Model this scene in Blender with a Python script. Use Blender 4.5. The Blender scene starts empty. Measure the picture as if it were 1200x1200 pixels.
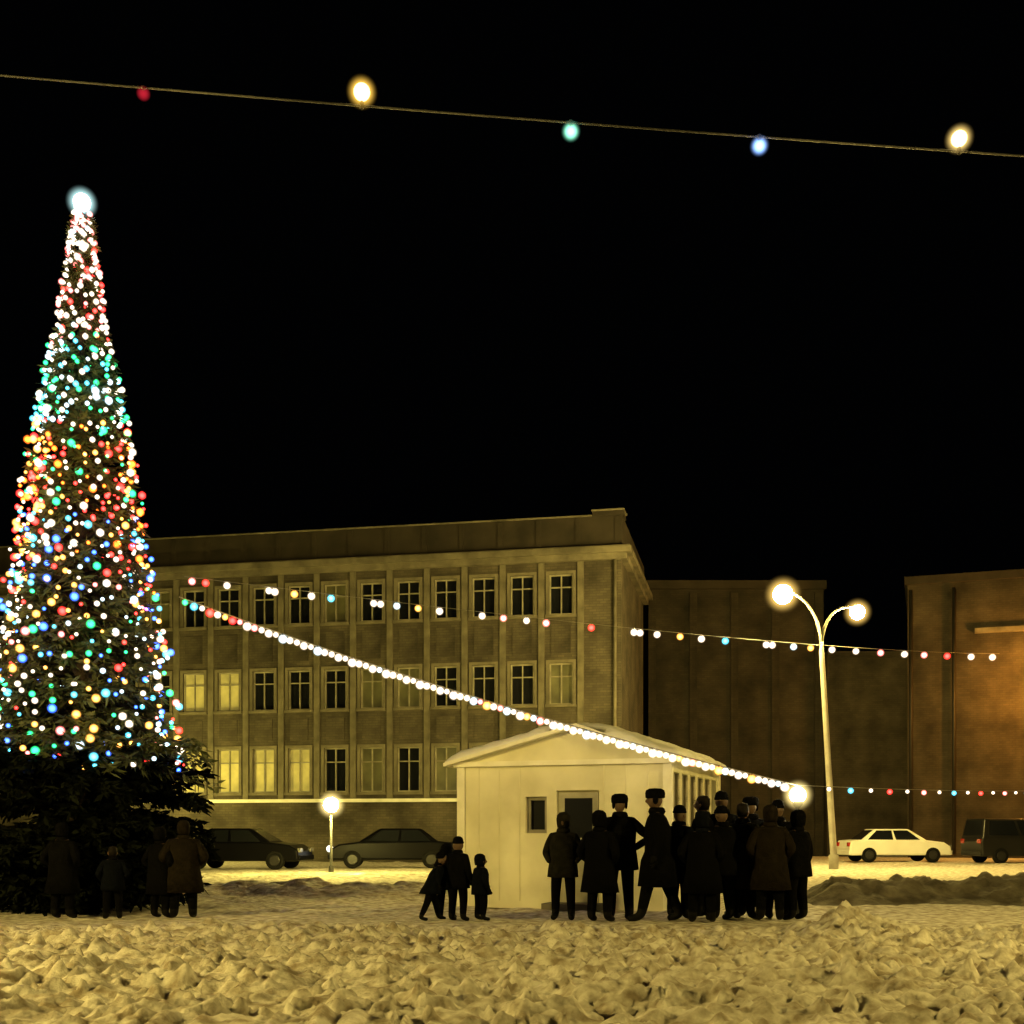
import bpy, bmesh, math, random
from mathutils import Vector, Matrix, noise
random.seed(7)
scene = bpy.context.scene
col = scene.collection
R = math.radians

# ------------------------------------------------------------------ materials
def mat(name, c1, c2=None, scale=4.0, rough=0.8, bump=0.0, bscale=None, metallic=0.0, detail=6, emis=None, estr=0.0, spec=0.3, lo=.35, hi=.65, bdist=.1):
    m = bpy.data.materials.new(name); m.use_nodes = True
    nt = m.node_tree; b = nt.nodes['Principled BSDF']
    b.inputs['Roughness'].default_value = rough
    b.inputs['Metallic'].default_value = metallic
    b.inputs['Specular IOR Level'].default_value = spec
    c2 = c2 or tuple(x*0.75 for x in c1)
    tc = nt.nodes.new('ShaderNodeTexCoord')
    n = nt.nodes.new('ShaderNodeTexNoise'); n.inputs['Scale'].default_value = scale; n.inputs['Detail'].default_value = detail
    nt.links.new(tc.outputs['Object'], n.inputs['Vector'])
    r = nt.nodes.new('ShaderNodeValToRGB')
    r.color_ramp.elements[0].position = lo; r.color_ramp.elements[0].color = (*c2, 1)
    r.color_ramp.elements[1].position = hi; r.color_ramp.elements[1].color = (*c1, 1)
    nt.links.new(n.outputs['Fac'], r.inputs['Fac'])
    nt.links.new(r.outputs['Color'], b.inputs['Base Color'])
    if bump:
        n2 = nt.nodes.new('ShaderNodeTexNoise'); n2.inputs['Scale'].default_value = bscale or scale*3; n2.inputs['Detail'].default_value = 8
        nt.links.new(tc.outputs['Object'], n2.inputs['Vector'])
        bp = nt.nodes.new('ShaderNodeBump'); bp.inputs['Strength'].default_value = bump; bp.inputs['Distance'].default_value = bdist
        nt.links.new(n2.outputs['Fac'], bp.inputs['Height']); nt.links.new(bp.outputs['Normal'], b.inputs['Normal'])
    if emis:
        b.inputs['Emission Color'].default_value = (*emis, 1); b.inputs['Emission Strength'].default_value = estr
    return m

def glow(name, c, s):
    m = bpy.data.materials.new(name); m.use_nodes = True
    nt = m.node_tree; nt.nodes.clear()
    e = nt.nodes.new('ShaderNodeEmission'); e.inputs[0].default_value = (*c, 1); e.inputs[1].default_value = s
    o = nt.nodes.new('ShaderNodeOutputMaterial'); nt.links.new(e.outputs[0], o.inputs[0])
    return m
def halo_glow(name, c, s, p):
    """painted glow on a clear ball: bright middle, soft halo to the limb"""
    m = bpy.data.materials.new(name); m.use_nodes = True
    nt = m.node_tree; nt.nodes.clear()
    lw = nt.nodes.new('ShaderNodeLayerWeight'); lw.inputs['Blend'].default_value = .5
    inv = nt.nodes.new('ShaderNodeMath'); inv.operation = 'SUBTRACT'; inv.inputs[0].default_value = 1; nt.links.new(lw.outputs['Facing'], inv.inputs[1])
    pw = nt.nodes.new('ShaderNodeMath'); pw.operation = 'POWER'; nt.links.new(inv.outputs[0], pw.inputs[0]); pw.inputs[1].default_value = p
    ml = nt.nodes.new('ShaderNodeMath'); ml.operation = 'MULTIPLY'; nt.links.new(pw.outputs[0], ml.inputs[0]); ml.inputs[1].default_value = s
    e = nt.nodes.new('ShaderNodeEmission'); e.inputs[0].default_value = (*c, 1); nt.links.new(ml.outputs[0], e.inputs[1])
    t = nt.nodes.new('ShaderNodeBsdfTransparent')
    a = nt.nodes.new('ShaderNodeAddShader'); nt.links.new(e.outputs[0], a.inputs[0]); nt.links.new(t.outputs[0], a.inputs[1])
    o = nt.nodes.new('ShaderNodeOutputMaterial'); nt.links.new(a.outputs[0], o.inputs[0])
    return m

def brickmat(name, c1, c2, mortar, sc=1.0):
    m = mat(name, c1, c2, 0.6, 0.9)
    nt = m.node_tree; b = nt.nodes['Principled BSDF']
    tc = nt.nodes.new('ShaderNodeTexCoord')
    sep = nt.nodes.new('ShaderNodeSeparateXYZ'); nt.links.new(tc.outputs['Object'], sep.inputs[0])
    ad = nt.nodes.new('ShaderNodeMath'); nt.links.new(sep.outputs['X'], ad.inputs[0]); nt.links.new(sep.outputs['Y'], ad.inputs[1])
    cmb = nt.nodes.new('ShaderNodeCombineXYZ'); nt.links.new(ad.outputs[0], cmb.inputs['X']); nt.links.new(sep.outputs['Z'], cmb.inputs['Y'])
    bk = nt.nodes.new('ShaderNodeTexBrick'); bk.inputs['Scale'].default_value = sc
    bk.inputs['Brick Width'].default_value = 0.3; bk.inputs['Row Height'].default_value = 0.11; bk.inputs['Mortar Size'].default_value = 0.012
    bk.inputs['Color1'].default_value = (*c1, 1); bk.inputs['Color2'].default_value = (*c2, 1); bk.inputs['Mortar'].default_value = (*mortar, 1)
    nt.links.new(cmb.outputs[0], bk.inputs['Vector'])
    n = nt.nodes.new('ShaderNodeTexNoise'); n.inputs['Scale'].default_value = 0.7; n.inputs['Detail'].default_value = 8
    nt.links.new(tc.outputs['Object'], n.inputs['Vector'])
    mp = nt.nodes.new('ShaderNodeMapRange'); mp.inputs[1].default_value = .3; mp.inputs[2].default_value = .7; mp.inputs[3].default_value = .35; mp.inputs[4].default_value = 1.25
    nt.links.new(n.outputs['Fac'], mp.inputs[0])
    mx = nt.nodes.new('ShaderNodeMixRGB'); mx.blend_type = 'MULTIPLY'; mx.inputs[0].default_value = 1
    nt.links.new(bk.outputs['Color'], mx.inputs[1]); nt.links.new(mp.outputs[0], mx.inputs[2])
    nt.links.new(mx.outputs[0], b.inputs['Base Color'])
    return m

M = {}
M['snow'] = mat('snow', (.74, .71, .63), (.29, .24, .17), 6.5, .9, .5, 9, detail=7, lo=.34, hi=.63, bdist=.08)
M['dirty'] = mat('dirty_snow', (.17, .15, .11), (.07, .06, .042), 3, .9, .5, 11, bdist=.08)
M['roofsnow'] = mat('roof_snow', (.84, .84, .78), (.68, .68, .6), 1.5, .8, .3, 6)
M['wall'] = brickmat('facade_brick', (.10, .086, .06), (.075, .064, .045), (.067, .058, .043))
M['trim'] = mat('plaster_trim', (.18, .162, .115), (.085, .077, .055), 1.2, .85, .2)
M['parapet'] = mat('parapet_plaster', (.042, .034, .024), (.022, .018, .013), .8, .9, .2)  # darkened: weaker lamplight near the roof is put into the colour
M['frame'] = mat('window_frame_paint', (.34, .32, .24), (.2, .185, .14), 2, .6)
M['glass'] = mat('dark_window_glass', (.012, .013, .016), (.006, .007, .009), .5, .12, spec=.5)
M['glassg'] = mat('net_curtained_glass', (.17, .165, .09), (.075, .075, .042), .8, .35, spec=.5)
M['curtain'] = mat('drawn_curtain', (.66, .60, .27), (.34, .31, .14), .9, .8, emis=(1, .80, .2), estr=.10)  # faint emission stands in for outside lamplight falling on the curtains
M['brown'] = brickmat('brown_brick', (.040, .033, .022), (.031, .025, .017), (.028, .023, .017))
M['brownl'] = brickmat('light_brown_brick', (.062, .050, .032), (.052, .041, .026), (.046, .037, .025))
M['orange'] = brickmat('rust_brick', (.062, .050, .032), (.050, .040, .026), (.045, .036, .025))
M['pipe'] = mat('dark_pipe_metal', (.02, .018, .015), None, 3, .6)
M['white'] = mat('kiosk_white_boards', (.84, .81, .58), (.60, .57, .37), 1.0, .6, .1)
M['whitetrim'] = mat('kiosk_white_trim', (.88, .86, .68), (.74, .72, .54), 3, .5)
M['doorp'] = mat('kiosk_door_paint', (.42, .40, .28), (.30, .28, .19), 3, .5)
M['litpane'] = mat('lit_kiosk_glass', (.6, .55, .3), (.4, .35, .2), 2, .4, emis=(1, .74, .22), estr=1.3)
M['metal'] = mat('galvanised_pole', (.42, .40, .36), (.3, .28, .25), 2, .5, metallic=.2)
M['darkmetal'] = mat('black_lamp_post', (.03, .03, .03), None, 3, .5)
M['cable'] = mat('light_cable', (.26, .25, .23), None, 5, .5)
M['cablenear'] = mat('overhead_cable', (.20, .20, .20), (.04, .04, .04), .8, .5)
M['socket'] = mat('bulb_socket', (.06, .055, .05), None, 5, .5)
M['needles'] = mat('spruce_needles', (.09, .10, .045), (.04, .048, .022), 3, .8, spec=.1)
M['needlesd'] = mat('shaded_spruce_needles', (.008, .010, .006), (.004, .005, .003), 3, .9, spec=.02)  # near-black copy of the needles: shade at the tree base put into the colour
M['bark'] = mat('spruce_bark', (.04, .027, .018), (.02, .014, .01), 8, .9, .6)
M['barkd'] = mat('shaded_branch_bark', (.008, .006, .004), (.005, .004, .003), 8, .9, .3, spec=.02)  # bark copy with the same base shade put into its colour
M['carwhite'] = mat('white_car_paint', (.80, .80, .76), (.72, .72, .68), 1, .25, spec=.5)
M['cardark'] = mat('black_car_paint', (.003, .003, .004), (.002, .002, .003), 1, .3, spec=.12)
M['cargrey'] = mat('grey_car_paint', (.015, .015, .015), (.01, .01, .01), 1, .3, spec=.3)
M['tyre'] = mat('tyre_rubber', (.008, .008, .008), None, 4, .8, spec=.1)
M['rim'] = mat('wheel_rim', (.06, .06, .06), None, 4, .45, metallic=.8)
M['headl'] = mat('headlight_lens', (.2, .2, .18), None, 4, .15, spec=.6)
M['headglint'] = mat('headlight_glint', (.8, .8, .75), None, 4, .15, spec=.6, emis=(.85, .92, 1), estr=1.5)  # reflected glint put in as emission; the parked car's lamp is off
M['taill'] = mat('tail_light_lens', (.35, .02, .015), None, 4, .2, spec=.6)
M['skin'] = mat('skin', (.12, .075, .05), (.10, .06, .04), 8, .6)
M['eye'] = mat('eye_dark', (.03, .02, .015), None, 8, .3)
M['boots'] = mat('boot_leather', (.004, .004, .004), None, 8, .6, spec=.1)
M['hair'] = mat('dark_hair', (.008, .006, .005), None, 20, .7, spec=.1)
SOD = (1.0, .73, .19)
M['lampbulb'] = glow('sodium_lamp', SOD, 1650)
M['lampnear'] = glow('square_sodium_lamp', SOD, 1250)
M['lampnearl'] = glow('west_sodium_lamp', SOD, 1900)
M['lampbulb_o'] = glow('orange_sodium_lamp', (1.0, .40, .05), 2300)
M['globe'] = glow('globe_lamp_warm', (1.0, .80, .18), 1250)
M['globew'] = glow('globe_lamp_white', (1.0, .86, .45), 60)
M['lamphalo'] = halo_glow('lamp_halo', (1, .62, .14), 1.5, 7)
M['globehalo'] = halo_glow('globe_halo', (1, .76, .26), 1.7, 7)
BC = {'white': ((1, .80, .58), 4.2), 'cool': ((.72, .92, 1), 4.2), 'pink': ((1, .22, .2), 6), 'red': ((1, .03, .025), 7), 'yellow': ((1, .42, .07), 5.2),
      'green': ((.03, 1, .26), 4.2), 'cyan': ((.10, .75, 1), 4.2), 'blue': ((.04, .14, 1), 7), 'orange': ((1, .16, .015), 6)}
for k, (c, s) in BC.items():
    M['b_'+k] = halo_glow('bulb_'+k, c, s, 5.5)
M['dim_red'] = halo_glow('dim_red_bulb', (1, .03, .06), .28, 3)
M['b_green_big'] = halo_glow('green_bulb_glow', (.30, 1, .65), 2.0, 9)
M['b_blue_big'] = halo_glow('blue_bulb_glow', (.25, .45, 1), 2.6, 9)
M['halo_yellow'] = halo_glow('yellow_bulb_halo', (1, .58, .08), 1.5, 7)  # glow halos painted around the bulb cores
M['halo_white'] = halo_glow('warm_bulb_halo', (1, .68, .2), 1.4, 7)
M['core'] = glow('bulb_filament', (1, .72, .26), 4)
M['corew'] = glow('bulb_filament_cool', (.85, 1, .95), 12)
M['halo_star'] = halo_glow('star_halo', (.5, .85, .85), 1.5, 6)

# ------------------------------------------------------------------ helpers
def link(o, parent=None):
    col.objects.link(o)
    if parent is not None: o.parent = parent
    return o
def empty(name, loc=(0, 0, 0), rz=0, label=None, cat=None, group=None):
    o = bpy.data.objects.new(name, None); o.empty_display_size = .3
    o.location = loc; o.rotation_euler = (0, 0, rz); link(o)
    if label: o['label'] = label
    if cat: o['category'] = cat
    if group: o['group'] = group
    return o
def mk(name, bm, mats, parent=None, loc=(0, 0, 0), rz=0, smooth=False, bevel=0):
    bmesh.ops.recalc_face_normals(bm, faces=bm.faces[:])
    me = bpy.data.meshes.new(name); bm.to_mesh(me); bm.free()
    for m in mats: me.materials.append(m)
    if smooth:
        for p in me.polygons: p.use_smooth = True
    o = bpy.data.objects.new(name, me); o.location = loc; o.rotation_euler = (0, 0, rz)
    link(o, parent)
    if bevel:
        b = o.modifiers.new('bevel', 'BEVEL'); b.width = bevel; b.segments = 3; b.limit_method = 'ANGLE'
    return o
def dup(o, parent=None, loc=None):
    n = o.copy(); link(n)
    n.parent = parent
    if loc is not None: n.location = loc
    return n
def box(bm, x0, x1, y0, y1, z0, z1, mi=0):
    vs = [bm.verts.new(p) for p in ((x0,y0,z0),(x1,y0,z0),(x1,y1,z0),(x0,y1,z0),(x0,y0,z1),(x1,y0,z1),(x1,y1,z1),(x0,y1,z1))]
    for f in ((0,3,2,1),(4,5,6,7),(0,1,5,4),(1,2,6,5),(2,3,7,6),(3,0,4,7)):
        fc = bm.faces.new([vs[i] for i in f]); fc.material_index = mi
def tube(bm, pts, rad, seg=8, mi=0, cap=True):
    pts = [Vector(p) for p in pts]
    if not isinstance(rad, (list, tuple)): rad = [rad]*len(pts)
    rings = []; up = Vector((0, 0, 1))
    for i, p in enumerate(pts):
        t = (pts[min(i+1, len(pts)-1)]-pts[max(i-1, 0)]).normalized()
        a = t.cross(up)
        if a.length < .05: a = t.cross(Vector((0, 1, 0)))
        a.normalize(); b = t.cross(a).normalized()
        rings.append([bm.verts.new(p+(a*math.cos(2*math.pi*k/seg)+b*math.sin(2*math.pi*k/seg))*rad[i]) for k in range(seg)])
    for i in range(len(rings)-1):
        for k in range(seg):
            f = bm.faces.new((rings[i][k], rings[i][(k+1) % seg], rings[i+1][(k+1) % seg], rings[i+1][k])); f.material_index = mi; f.smooth = True
    if cap:
        for r in (rings[0], rings[-1]):
            try: bm.faces.new(r).material_index = mi
            except Exception: pass
def lathe(bm, prof, seg=16, c=(0, 0, 0), mi=0, sy=1.0):
    rings = []
    for r, z in prof:
        rings.append([bm.verts.new((c[0]+r*math.cos(2*math.pi*k/seg), c[1]+r*sy*math.sin(2*math.pi*k/seg), c[2]+z)) for k in range(seg)])
    for i in range(len(rings)-1):
        for k in range(seg):
            f = bm.faces.new((rings[i][k], rings[i][(k+1) % seg], rings[i+1][(k+1) % seg], rings[i+1][k])); f.material_index = mi; f.smooth = True
    for r in (rings[0], rings[-1]):
        f = bm.faces.new(r); f.material_index = mi
def ball(bm, c, r, mi=0, sub=1, sc=(1, 1, 1)):
    res = bmesh.ops.create_icosphere(bm, subdivisions=sub, radius=r)
    fs = set()
    for v in res['verts']:
        v.co = Vector((v.co.x*sc[0], v.co.y*sc[1], v.co.z*sc[2]))+Vector(c)
        for f in v.link_faces: fs.add(f)
    for f in fs: f.material_index = mi; f.smooth = True
def facade(bm, x0, x1, z0, z1, opens, depth=.22, mi=0):
    xs = sorted({x0, x1, *[o[0] for o in opens], *[o[1] for o in opens]})
    zs = sorted({z0, z1, *[o[2] for o in opens], *[o[3] for o in opens]})
    vc = {}
    def V(x, y, z):
        k = (round(x, 4), round(y, 4), round(z, 4))
        if k not in vc: vc[k] = bm.verts.new((x, y, z))
        return vc[k]
    for i in range(len(xs)-1):
        for j in range(len(zs)-1):
            cx = (xs[i]+xs[i+1])/2; cz = (zs[j]+zs[j+1])/2
            if any(o[0] < cx < o[1] and o[2] < cz < o[3] for o in opens): continue
            bm.faces.new((V(xs[i],0,zs[j]), V(xs[i+1],0,zs[j]), V(xs[i+1],0,zs[j+1]), V(xs[i],0,zs[j+1]))).material_index = mi
    for a, b, c, d in opens:
        for q in (((a,0,c),(b,0,c),(b,depth,c),(a,depth,c)), ((a,0,d),(b,0,d),(b,depth,d),(a,depth,d)),
                  ((a,0,c),(a,0,d),(a,depth,d),(a,depth,c)), ((b,0,c),(b,0,d),(b,depth,d),(b,depth,c))):
            bm.faces.new([bm.verts.new(p) for p in q]).material_index = mi
def hull(bm, x0, x1, y1, z0, z1, mi=0):
    P = lambda *p: bm.verts.new(p)
    for q in (((x0,0,z0),(x0,y1,z0),(x0,y1,z1),(x0,0,z1)), ((x1,0,z0),(x1,y1,z0),(x1,y1,z1),(x1,0,z1)),
              ((x0,y1,z0),(x1,y1,z0),(x1,y1,z1),(x0,y1,z1)), ((x0,0,z1),(x1,0,z1),(x1,y1,z1),(x0,y1,z1))):
        bm.faces.new([P(*p) for p in q]).material_index = mi

# ------------------------------------------------------------------ camera + world
cam = bpy.data.cameras.new('camera'); co = bpy.data.objects.new('camera', cam); col.objects.link(co)
co.location = (0, 0, 1.3); co.rotation_euler = (R(90), 0, 0)
cam.sensor_width = 36; cam.lens = 42; cam.shift_y = 0.3125; cam.clip_end = 1500
scene.camera = co
w = bpy.data.worlds.new('World'); scene.world = w; w.use_nodes = True
bg = w.node_tree.nodes['Background']; bg.inputs[0].default_value = (.7, .8, 1, 1); bg.inputs[1].default_value = .0005
scene.view_settings.view_transform = 'Standard'; scene.view_settings.look = 'None'; scene.view_settings.exposure = 0

# ------------------------------------------------------------------ ground
def sm(a, b, x):
    t = max(0, min(1, (x-a)/(b-a))); return t*t*(3-2*t)
def chunk(x, y, f, seed):
    d, pts = noise.voronoi(Vector((x*f, y*f, seed)))
    e = sm(-.15, .75, d[1]-d[0])
    r = noise.cell(pts[0]*7.31+Vector((3.3, 1.7, 9.1)))
    return e*(.35+.65*r)
def gh(x, y):
    h = 0
    if abs(x) < 30 and y < 60:
        A = 1-sm(15.3, 16.9, y)
        p = Vector((x, y, 0))
        if A > 0:
            wx = x+.2*noise.noise(p*2.2)+.05*noise.noise(p*8); wy = y+.2*noise.noise(p*2.4+Vector((4, 4, 4)))+.05*noise.noise(p*8.5+Vector((1, 4, 4)))
            h += A*(.07+.11*noise.noise(p*.8)+.06*noise.noise(p*2.1)+.10*(chunk(wx, wy, 3.4, .3)-.3)+.125*(chunk(wx, wy, 6.2, 3.1)-.3)+.05*(chunk(wx, wy, 11, 5.1)-.3)+.03*noise.noise(p*10))
        h += .025*noise.noise(p*2.1)+.012*noise.noise(p*7)
        h += .27*math.exp(-((x-4.25)/.55)**2-((y-15.2)/.7)**2)*(1+.3*noise.noise(p*3))
        B = sm(-1.2, -2.2, x)*math.exp(-((y-25.5+.4*math.sin(x*1.3))/1.6)**2)
        h += B*(.20+.18*noise.noise(p*1.0+Vector((5, 0, 0)))+.10*noise.noise(p*3.5))
        if y > 16: h += .05*sm(18.5, 19.5, y)*noise.noise(p*1.7+Vector((1, 7, 2)))
        h += .25*sm(29, 33, y)*math.exp(-((y-34)/1.5)**2)*max(0, noise.noise(p*.5)+.4)*sm(2, 4, abs(x-2))*(1-sm(4, 7, x))
    return h
def lines(segs):
    out = [segs[0][0]]
    for a, b, s in segs:
        n = max(1, int(round((b-a)/s)))
        out += [a+(b-a)*(i+1)/n for i in range(n)]
    return out
xs = lines([(-600, -60, 90), (-60, -20, 5), (-20, -7.2, .35), (-7.2, 7.2, .034), (7.2, 20, .2), (20, 60, 5), (60, 600, 90)])
ys = lines([(-100, 0, 20), (0, 8, 1.0), (8, 16.5, .034), (16.5, 28, .15), (28, 40, .6), (40, 80, 4), (80, 900, 100)])
bm = bmesh.new(); grid = []
for y in ys: grid.append([bm.verts.new((x, y, gh(x, y))) for x in xs])
for j in range(len(ys)-1):
    for i in range(len(xs)-1):
        bm.faces.new((grid[j][i], grid[j][i+1], grid[j+1][i+1], grid[j+1][i]))
g = mk('snow_ground', bm, [M['snow']], smooth=True); g['kind'] = 'structure'; g['label'] = 'trampled lumpy snow covering the square'
bm = bmesh.new(); grid = []
for j in range(56):
    y = 20.0+j*.09; row = []
    for i in range(150):
        x = 5.0+i*.09; p = Vector((x, y, 0))
        B = sm(5.0, 6.2, x)*(1-sm(17, 18.3, x))*max(0, math.exp(-((y-22.4-.3*math.sin(x))/1.1)**2)-.05)
        row.append(bm.verts.new((x, y, -.06+gh(x, y)*.5+B*(.50+.2*noise.noise(p*.9)+.2*noise.noise(p*2.6)+.12*noise.noise(p*6)))))
    grid.append(row)
for j in range(55):
    for i in range(149): bm.faces.new((grid[j][i], grid[j][i+1], grid[j+1][i+1], grid[j+1][i]))
g = mk('snow_bank', bm, [M['dirty']], smooth=True); g['kind'] = 'structure'; g['label'] = 'low ridge of dirty ploughed snow'

# ------------------------------------------------------------------ main building
def window_proto(w_, h_, cols=2, transom=.68):
    bm = bmesh.new(); t = .06
    a = w_/2
    box(bm, -a, -a+t, .08, .16, 0, h_); box(bm, a-t, a, .08, .16, 0, h_)
    box(bm, -a+t, a-t, .08, .16, 0, t); box(bm, -a+t, a-t, .08, .16, h_-t, h_)
    for c in range(1, cols):
        xx = -a+w_*c/cols; box(bm, xx-.025, xx+.025, .085, .155, t, h_-t)
    if transom: box(bm, -a+t, a-t, .09, .15, h_*transom-.025, h_*transom+.025)
    return bm
protos = {}
def add_window(parent, x, z, w_, h_, pm, cols=2, transom=.68, y=0, rz=0, surround=True):
    key = (w_, h_, cols, transom)
    if key not in protos:
        bmf = window_proto(w_, h_, cols=cols, transom=transom)
        bmesh.ops.recalc_face_normals(bmf, faces=bmf.faces[:]); me = bpy.data.meshes.new('window_frame'); bmf.to_mesh(me); bmf.free(); me.materials.append(M['frame'])
        bms = bmesh.new(); a = w_/2; e = .13
        box(bms, -a-e, -a-.002, -.05, .02, -.0, h_); box(bms, a+.002, a+e, -.05, .02, 0, h_)
        box(bms, -a-e, a+e, -.06, .02, h_+.002, h_+e); box(bms, -a-e-.03, a+e+.03, -.12, .02, -.12, -.002)
        bmesh.ops.recalc_face_normals(bms, faces=bms.faces[:]); ms = bpy.data.meshes.new('sill'); bms.to_mesh(ms); bms.free(); ms.materials.append(M['trim'])
        protos[key] = (me, ms, {})
    me, ms, panes = protos[key]
    if pm not in panes:
        b = bmesh.new(); box(b, -w_/2+.005, w_/2-.005, .165, .185, .005, h_-.005)
        mp = bpy.data.meshes.new('pane'); b.to_mesh(mp); b.free(); mp.materials.append(M[pm]); panes[pm] = mp
    wo = bpy.data.objects.new('window', me); wo.location = (x, y, z); wo.rotation_euler = (0, 0, rz); link(wo, parent)
    po = bpy.data.objects.new('pane', panes[pm]); link(po, wo)
    if surround:
        so = bpy.data.objects.new('sill', ms); link(so, wo)
    return wo

L = 31.5
DB = 10.0
mb = empty('office_building', (4.57, 50, 0), R(-11.5), 'long three-storey pale brick office building behind the snowy square', 'building')
cols_x = [-2.55-1.675*k for k in range(17)]
rows = [(3.05, 1.95), (6.7, 1.75), (10.5, 1.7)]
ww = 1.02
opens = [(x-ww/2, x+ww/2, z, z+h) for x in cols_x for z, h in rows]
bm = bmesh.new(); facade(bm, -L, 0, 2.75, 12.95, opens); hull(bm, -L, 0, DB, 0, 12.95)
mk('wall', bm, [M['wall']], mb)
bm = bmesh.new(); box(bm, -L-.1, .12, -.14, DB+.1, 0, 2.6); o = mk('plinth', bm, [M['wall']], mb)
bm = bmesh.new(); box(bm, -L-.15, .2, -.28, DB+.2, 2.602, 2.748); mk('ledge', bm, [M['roofsnow']], mb)
bm = bmesh.new(); box(bm, -L-.3, .45, -.42, DB+.4, 12.952, 13.2); box(bm, -L-.2, .25, -.25, DB+.25, 12.7, 12.95)
mk('cornice', bm, [M['trim']], mb)
bm = bmesh.new(); box(bm, -L, .05, -.06, DB+.05, 13.2, 14.55)
for k in range(0, 19): box(bm, -L+1.2+k*1.675-.1, -L+1.2+k*1.675+.1, -.1, -.062, 13.22, 14.5)
box(bm, -1.2, .10, -.12, .9, 14.55, 14.75)
mk('parapet', bm, [M['parapet']], mb)
bm = bmesh.new(); box(bm, -L-.05, -1.22, -.14, DB+.1, 14.552, 14.62); box(bm, -1.25, .15, -.17, .95, 14.752, 14.83); box(bm, -L-.25, .4, -.38, -.07, 13.202, 13.26)
mk('roof_snow', bm, [M['trim']], mb, bevel=.03)
pil = None
for k in range(18):
    x = -1.71-1.675*k
    if pil is None:
        bm = bmesh.new(); box(bm, -.13, .13, -.07, .01, 2.75, 12.69); pil = mk('pilaster', bm, [M['trim']], mb, (x, 0, 0))
    else: dup(pil, mb, (x, 0, 0))
sp = {}
for x in cols_x:
    for z0, z1 in ((5.25, 6.4), (8.75, 10.2)):
        if z0 not in sp:
            bm = bmesh.new(); box(bm, -.42, .42, -.035, .01, z0+.1, z1-.1); sp[z0] = mk('spandrel_panel', bm, [M['wall']], mb, (x, 0, 0))
        else: dup(sp[z0], mb, (x, 0, 0))
bm = bmesh.new(); tube(bm, [(-.25, -.12, .3), (-.25, -.12, 12.7)], .07, 8); mk('drainpipe', bm, [M['trim']], mb)
for ci, x in enumerate(cols_x):
    for ri, (z, h) in enumerate(rows):
        if ri == 0: pm = 'curtain' if ci in (7, 8, 9, 10, 12) else ('glassg' if ci in (3, 5) else 'glass')
        elif ri == 1: pm = 'curtain' if ci in (9, 10) else ('glassg' if ci in (0, 4, 5) else 'glass')
        else: pm = 'glass' if ci not in (6, 11) else 'glassg'
        add_window(mb, x, z, ww, h, pm)

# ------------------------------------------------------------------ middle building and annex
b2 = empty('brick_building', (7.3, 64, 0), 0, 'dark brown windowless brick building behind the car park', 'building')
W2 = 9.4
bm = bmesh.new(); facade(bm, 0, W2, 0, 14.3, []); hull(bm, 0, W2, 12, 0, 14.3); mk('wall', bm, [M['brown']], b2)
bm = bmesh.new(); box(bm, -.1, W2+.1, -.2, 12.1, 14.302, 14.75); mk('parapet', bm, [M['parapet']], b2)
pl2 = None
for x in (.2, 2.4, 4.6, 6.8, 9.1):
    if pl2 is None:
        bm = bmesh.new(); box(bm, -.2, .2, -.12, .01, 0, 14.1); pl2 = mk('pilaster', bm, [M['brown']], b2, (x, 0, 0))
    else: dup(pl2, b2, (x, 0, 0))
b3 = empty('low_brick_building', (16.75, 63.5, 0), 0, 'lower dark brown brick wing between two taller buildings', 'building')
bm = bmesh.new(); facade(bm, 0, 5.4, 0, 10.6, []); hull(bm, 0, 5.4, 12, 0, 10.6); mk('wall', bm, [M['brownl']], b3)
bm = bmesh.new(); box(bm, -.0, 5.4, -.12, 12.1, 10.602, 10.9); mk('parapet', bm, [M['brownl']], b3)
# ------------------------------------------------------------------ right building
b4 = empty('rust_brick_building', (20.2, 61, 0), R(-19), 'dark rust-coloured brick building with amber lamplight at one end', 'building')
bm = bmesh.new(); facade(bm, 0, 18, 0, 13.9, []); hull(bm, 0, 18, 10, 0, 13.9); mk('wall', bm, [M['orange']], b4)
bm = bmesh.new(); box(bm, -.15, 18.1, -.2, 10.1, 13.902, 14.3); mk('parapet', bm, [M['parapet']], b4)
bm = bmesh.new(); box(bm, 3.2, 18.05, -.25, -.002, 11.25, 11.5); mk('cornice', bm, [M['trim']], b4)
pp = None
for x in (.15, 2.2, 7.6):
    if pp is None:
        bm = bmesh.new(); tube(bm, [(0, -.15, .2), (0, -.15, 13.6)], .09, 8); pp = mk('drainpipe', bm, [M['pipe']], b4, (x, 0, 0))
    else: dup(pp, b4, (x, 0, 0))

# ------------------------------------------------------------------ kiosk
kk = empty('kiosk', (2.58, 19.5, 0), R(-20), 'small white boarded pavilion with snowy low gable roof', 'kiosk')
KW, KD, EH, RH, RX = 3.72, 4.4, 2.48, 3.04, -1.55
ok = [(-2.50, -2.12, 1.28, 1.9), (-1.95, -1.2, .05, 2.0)]
bm = bmesh.new(); facade(bm, -KW, 0, 0, EH, ok, .12)
P = lambda *p: bm.verts.new(p)
bm.faces.new([P(-KW, 0, EH), P(0, 0, EH), P(RX, 0, RH)]); bm.faces.new([P(-KW, KD, EH), P(0, KD, EH), P(RX, KD, RH)])
bm.faces.new([P(-KW, 0, 0), P(-KW, KD, 0), P(-KW, KD, EH), P(-KW, 0, EH)]); bm.faces.new([P(-KW, KD, 0), P(0, KD, 0), P(0, KD, EH), P(-KW, KD, EH)])
so = [(.25+i*.68, .25+i*.68+.48, .9, 2.3) for i in range(6)]
ys_ = sorted({0, KD, *[a for a, _, _, _ in so], *[b for _, b, _, _ in so]}); zs_ = [0, .9, 2.3, EH]
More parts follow.
